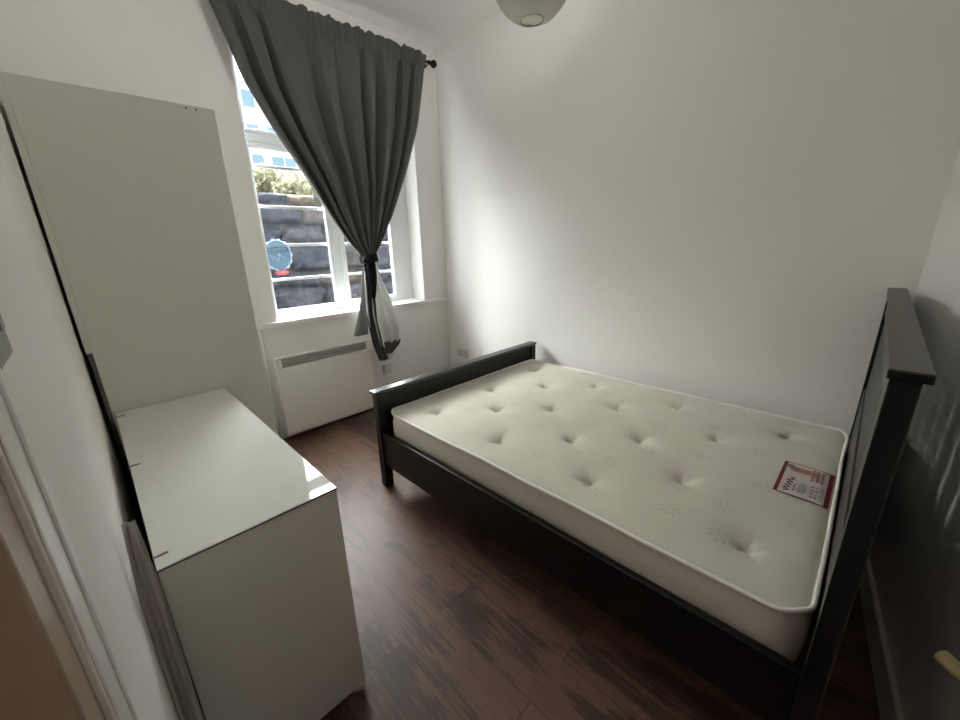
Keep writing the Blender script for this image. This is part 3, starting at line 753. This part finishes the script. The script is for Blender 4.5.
cur = empty('curtain', 'charcoal grey curtain gathered and tied at its middle across the window', 'curtain')
Lt = sorted([(1.29, -.935), (1.333, -.957), (1.43, -1.045), (1.623, -1.171), (1.871, -1.308), (2.097, -1.452), (2.341, -1.577), (2.489, -1.618), (2.695, -1.676), (2.84, -1.715)])
Rt = sorted([(1.29, -.835), (1.328, -.812), (1.403, -.755), (1.641, -.615), (1.965, -.458), (2.273, -.330), (2.572, -.243), (2.80, -.185), (2.84, -.183)])
def smooth_tab(tab, x):
    return (interp(tab, x-.05)+interp(tab, x)*2+interp(tab, x+.05))/4 if 1.4 < x < 2.7 else interp(tab, x)
def warp(u): return u+.026*math.sin(2*PI*1.7*u+.5)+.012*math.sin(2*PI*4.3*u+1.3)
def upper():
    bm = bmesh.new(); nu, nv = 420, 120; g = []
    zt, zb = 2.822, 1.29
    for j in range(nv+1):
        v = j/nv; z = zt+(zb-zt)*v**1.0
        L_, R_ = smooth_tab(Lt, z), smooth_tab(Rt, z); row = []
        w = R_-L_
        fall = (zt-z)/(zt-zb)
        for i in range(nu+1):
            u = i/nu; uw = warp(u)
            ph = 2*PI*(8.6*uw+.45*math.sin(2*PI*u*1.15))
            A = .012+.034*min(1, fall*3)*(1-fall**3)
            f = (1.25-2.6*(1-abs(math.sin(ph/2)))**1.5)+.22*math.sin(2.3*ph+1.1+2*u)
            flat = 1-.72*math.exp(-((u-.52)/.07)**2)*(1-.6*fall)      # the flatter stretch in the middle
            # fine gathers right under the rod pocket
            gth = math.exp(-max(0, fall-.045)/.055)
            fine = (.006*math.sin(2*PI*41*uw+3*math.sin(7*u))+.004*math.sin(2*PI*67*uw+1))*gth
            x = RX+A*f*flat*(.35+.65*(1-gth))+fine
            lump = .030*math.sin(PI*u)*max(0, fall-.6)/.4
            x += lump + .018*fall
            if fall < .075:                                            # rod pocket wraps the pole
                t = fall/.075
                x = RX+.016+fine*.6+.004*math.sin(PI*t)
            zz = z
            if fall < .03: zz += (.006*math.sin(2*PI*13*uw)+.005*math.sin(2*PI*21*uw+2)+.005*math.sin(2*PI*7*uw))*(1-fall/.03)
            y = L_+w*(u+.012*math.cos(ph)*(1-gth*.5)*flat)
            z2 = zz+.010*(u)*(1-fall)
            row.append(bm.verts.new((x, y, z2)))
        g.append(row)
    for j in range(nv):
        for i in range(nu): bm.faces.new((g[j][i], g[j][i+1], g[j+1][i+1], g[j+1][i]))
    return bm
obj('gathered_panel', upper(), 'curtain', cur, smooth=True, solid=.0015)
def sheet(Ltab, Rtab, zt, zb, nf, amp, x0, nu=80, nv=60, phase=0, xfun=None, bot=0):
    bm = bmesh.new(); g = []
    for j in range(nv+1):
        v = j/nv; z = zt+(zb-zt)*v; L_, R_ = interp(Ltab, z), interp(Rtab, z); row = []
        for i in range(nu+1):
            u = i/nu; ph = 2*PI*nf*(u+.03*math.sin(5*u))+phase
            a = amp*(.35+.65*min(1, v*2.5))
            x = x0+a*math.sin(ph)+(xfun(u, v) if xfun else 0)+.004*noise.noise((u*4, v*7, nf))*v
            row.append(bm.verts.new((x, L_+(R_-L_)*u+.004*math.cos(ph), z+bot*v*math.sin(3.1*u+phase)*.5+bot*v*u)))
        g.append(row)
    for j in range(nv):
        for i in range(nu): bm.faces.new((g[j][i], g[j][i+1], g[j+1][i+1], g[j+1][i]))
    return bm
S = lambda *p: sorted(p)
# dark folded tail hanging from the tie
obj('hanging_tail', sheet(S((1.27, -.935), (1.05, -.950), (.82, -.962), (.60, -.932), (.455, -.885)), S((1.27, -.845), (1.05, -.865), (.82, -.868), (.60, -.838), (.455, -.795)),
      1.27, .465, 3.5, .013, .128, phase=.6, bot=-.02), 'curtain', cur, smooth=True, solid=.0015)
# pale lining showing where the cloth turns over
tag(obj('lining_flap', sheet(S((1.26, -.862), (1.05, -.862), (.82, -.862), (.585, -.815)), S((1.26, -.815), (1.115, -.775), (.987, -.722), (.86, -.683), (.768, -.664), (.67, -.652), (.585, -.664)),
      1.26, .585, 2.3, .011, .118, phase=2.2, bot=.02, xfun=lambda u, v: .020*math.sin(PI*u)*v), 'lining_cloth', cur, smooth=True, solid=.0015), 'pale grey lining of the curtain, darkened as if in shade')
tag(obj('lining_flap', sheet(S((1.20, -.944), (.95, -.985), (.80, -1.035), (.70, -1.075)), S((1.20, -.915), (.95, -.925), (.80, -.93), (.69, -.94)),
      1.20, .70, .9, .008, .100, phase=.3, xfun=lambda u, v: -.012*v, bot=-.012), 'lining_shade', cur, smooth=True, solid=.0015), 'pale grey lining of the curtain, darkened as if in shade')
# bunched hem below the lining
obj('hem', sheet(S((.60, -.835), (.52, -.838), (.475, -.82)), S((.60, -.668), (.56, -.69), (.52, -.735), (.475, -.785)), .605, .49, 3.0, .016, .135, phase=1.0, nv=24, bot=.015), 'curtain', cur, smooth=True, solid=.0015)
# pale inner edges of the folds
tag(obj('lining_edge', (lambda bm: tube(bm, [(.134, -.935, 1.20), (.140, -.944, 1.05), (.143, -.952, .90), (.142, -.945, .75)], [.003, .006, .007, .004], n=8))(bmesh.new()), 'lining_cloth', cur, smooth=True), 'thin pale lining edge')
tag(obj('lining_edge', (lambda bm: tube(bm, [(.142, -.900, 1.00), (.146, -.903, .86), (.146, -.885, .70), (.143, -.862, .58)], [.003, .006, .006, .003], n=8))(bmesh.new()), 'lining_cloth', cur, smooth=True), 'thin pale lining edge')

tie = empty('curtain_tie', 'black cloth tie knotted round the curtain with hanging end', 'curtain tie')
bm = bmesh.new(); rings = []
for k in range(7):
    z = 1.318-.060*k/6; bul = .008*math.sin(PI*k/6); ring = []
    for j in range(40):
        a = 2*PI*j/40
        wr = .003*math.sin(3*a+k)
        ring.append(bm.verts.new((.118+(.062+bul+wr)*math.cos(a), -.880+(.062+bul+wr)*math.sin(a), z+.006*math.sin(a+.5))))
    rings.append(ring)
for a, b in zip(rings, rings[1:]):
    for j in range(40): bm.faces.new((a[j], a[(j+1) % 40], b[(j+1) % 40], b[j]))
obj('band', bm, 'black_cloth', tie, smooth=True, solid=.006)
bm = bmesh.new(); bmesh.ops.create_icosphere(bm, subdivisions=3, radius=.030)
for v in bm.verts: v.co = Vector((v.co.x*.9, v.co.y*1.25, v.co.z*.95))+v.co*.25*noise.noise(v.co*60)+Vector((.178, -.925, 1.285))
obj('knot', bm, 'black_cloth', tie, smooth=True)
obj('hanging_end', sheet(S((1.28, -.935), (1.15, -.928), (1.03, -.932), (.985, -.925)), S((1.28, -.862), (1.15, -.862), (1.03, -.882), (.985, -.895)), 1.28, .985, 1.3, .006, .176, nu=30, nv=30, bot=.0), 'black_cloth', tie, smooth=True, solid=.004)

# ------------------------------------------------------------------ paper lantern
LC = Vector((1.955, -1.205, 2.235)); LR = .133
lt = empty('paper_lantern', 'white round paper lantern shade hanging from the ceiling', 'lampshade')
bm = bmesh.new(); prof = []
for k in range(65):
    a = -PI/2+.30+(PI-.60)*k/64
    rr = LR*(1+.012*abs(math.sin(k*PI/4))); prof.append((rr*math.cos(a), rr*math.sin(a)*.94))
lathe(bm, prof, LC, n=64)
for v in bm.verts:
    q = v.co-LC; v.co = LC+q*(1+.022*noise.noise(q*22)+.012*noise.noise(q*55))
obj('paper_shade', bm, 'paper', lt, smooth=True, solid=.0012)
zb = -LR*math.cos(.30)*.94
bm = bmesh.new(); tube(bm, [LC+Vector((LR*math.sin(.30)*math.cos(a), LR*math.sin(.30)*math.sin(a), zb)) for a in [2*PI*k/32 for k in range(32)]], .0016, n=6, closed=True)
obj('wire_ring', bm, 'wire', lt, smooth=True)
bm = bmesh.new(); tube(bm, [LC+Vector((0, 0, .05)), LC+Vector((0, 0, .3)), Vector((LC.x, LC.y, H-.02))], .003, n=8)
lathe(bm, [(.003, -.045), (.018, -.03), (.020, .02), (.003, .05)], LC+Vector((0, 0, .03)), n=16)
obj('pendant_cord', bm, 'plastic', lt, smooth=True)
bm = bmesh.new(); lathe(bm, [(.004, -.03), (.030, -.024), (.042, 0)], (LC.x, LC.y, H), n=20); obj('ceiling_rose', bm, 'plastic', lt, smooth=True)
bm = bmesh.new(); lathe(bm, [(.0001, -.075), (.016, -.070), (.028, -.052), (.028, -.038), (.016, -.012), (.013, .0)], LC+Vector((0, 0, .0)), n=20); obj('bulb', bm, 'paper', lt, smooth=True)

# ------------------------------------------------------------------ light
w = bpy.data.worlds.new('overcast_sky'); sc.world = w; w.use_nodes = True
bg = w.node_tree.nodes['Background']; bg.inputs[0].default_value = (.90, .955, 1, 1); bg.inputs[1].default_value = 3.6
ld = bpy.data.lights.new('sky_portal', 'AREA'); ld.shape = 'RECTANGLE'; ld.size = OZ1-OZ0; ld.size_y = OY1-OY0; ld.cycles.is_portal = True
lo = bpy.data.objects.new('sky_portal', ld); lo.location = (-.26, (OY0+OY1)/2, (OZ0+OZ1)/2); lo.rotation_euler = (0, -PI/2, 0); C.objects.link(lo)
# broad soft daylight from the bright overcast sky over the garden
sd = bpy.data.lights.new('daylight', 'SUN'); sd.energy = 98; sd.angle = math.radians(104); sd.color = (1.0, .995, .975)
so_ = bpy.data.objects.new('daylight', sd); so_.rotation_euler = Vector((-.84, .22, .50)).to_track_quat('Z', 'Y').to_euler(); so_.location = (-6, 0, 6); C.objects.link(so_)
sd2 = bpy.data.lights.new('side_daylight', 'SUN'); sd2.energy = 6.5; sd2.angle = math.radians(80); sd2.color = (.97, .985, 1.0)
so2_ = bpy.data.objects.new('side_daylight', sd2); so2_.rotation_euler = Vector((-.42, -.87, .38)).to_track_quat('Z', 'Y').to_euler(); so2_.location = (-6, -6, 6); C.objects.link(so2_)
# added ambient fill: spot above the unlit pendant, bounced off the ceiling
up = bpy.data.lights.new('ceiling_bounce_fill', 'SPOT'); up.energy = 36; up.spot_size = math.radians(150); up.spot_blend = .6; up.shadow_soft_size = .06; up.color = (1.0, .985, .955)
uo = bpy.data.objects.new('ceiling_bounce_fill', up); uo.location = LC+Vector((0, 0, LR*.94+.02)); uo.rotation_euler = Vector((.66, -.02, -.75)).to_track_quat('Z', 'Y').to_euler(); C.objects.link(uo)
# added weak fill in the hallway behind the camera, no known lamp
hl = bpy.data.lights.new('hallway_fill', 'POINT'); hl.energy = 10; hl.shadow_soft_size = .18; hl.color = (1.0, .93, .84)
ho = bpy.data.objects.new('hallway_fill', hl); ho.location = (2.95, -3.35, 2.2); C.objects.link(ho)
sc.cycles.max_bounces = 12; sc.cycles.diffuse_bounces = 8; sc.cycles.transparent_max_bounces = 12
sc.cycles.use_denoising = True
sc.cycles.caustics_reflective = False; sc.cycles.caustics_refractive = False
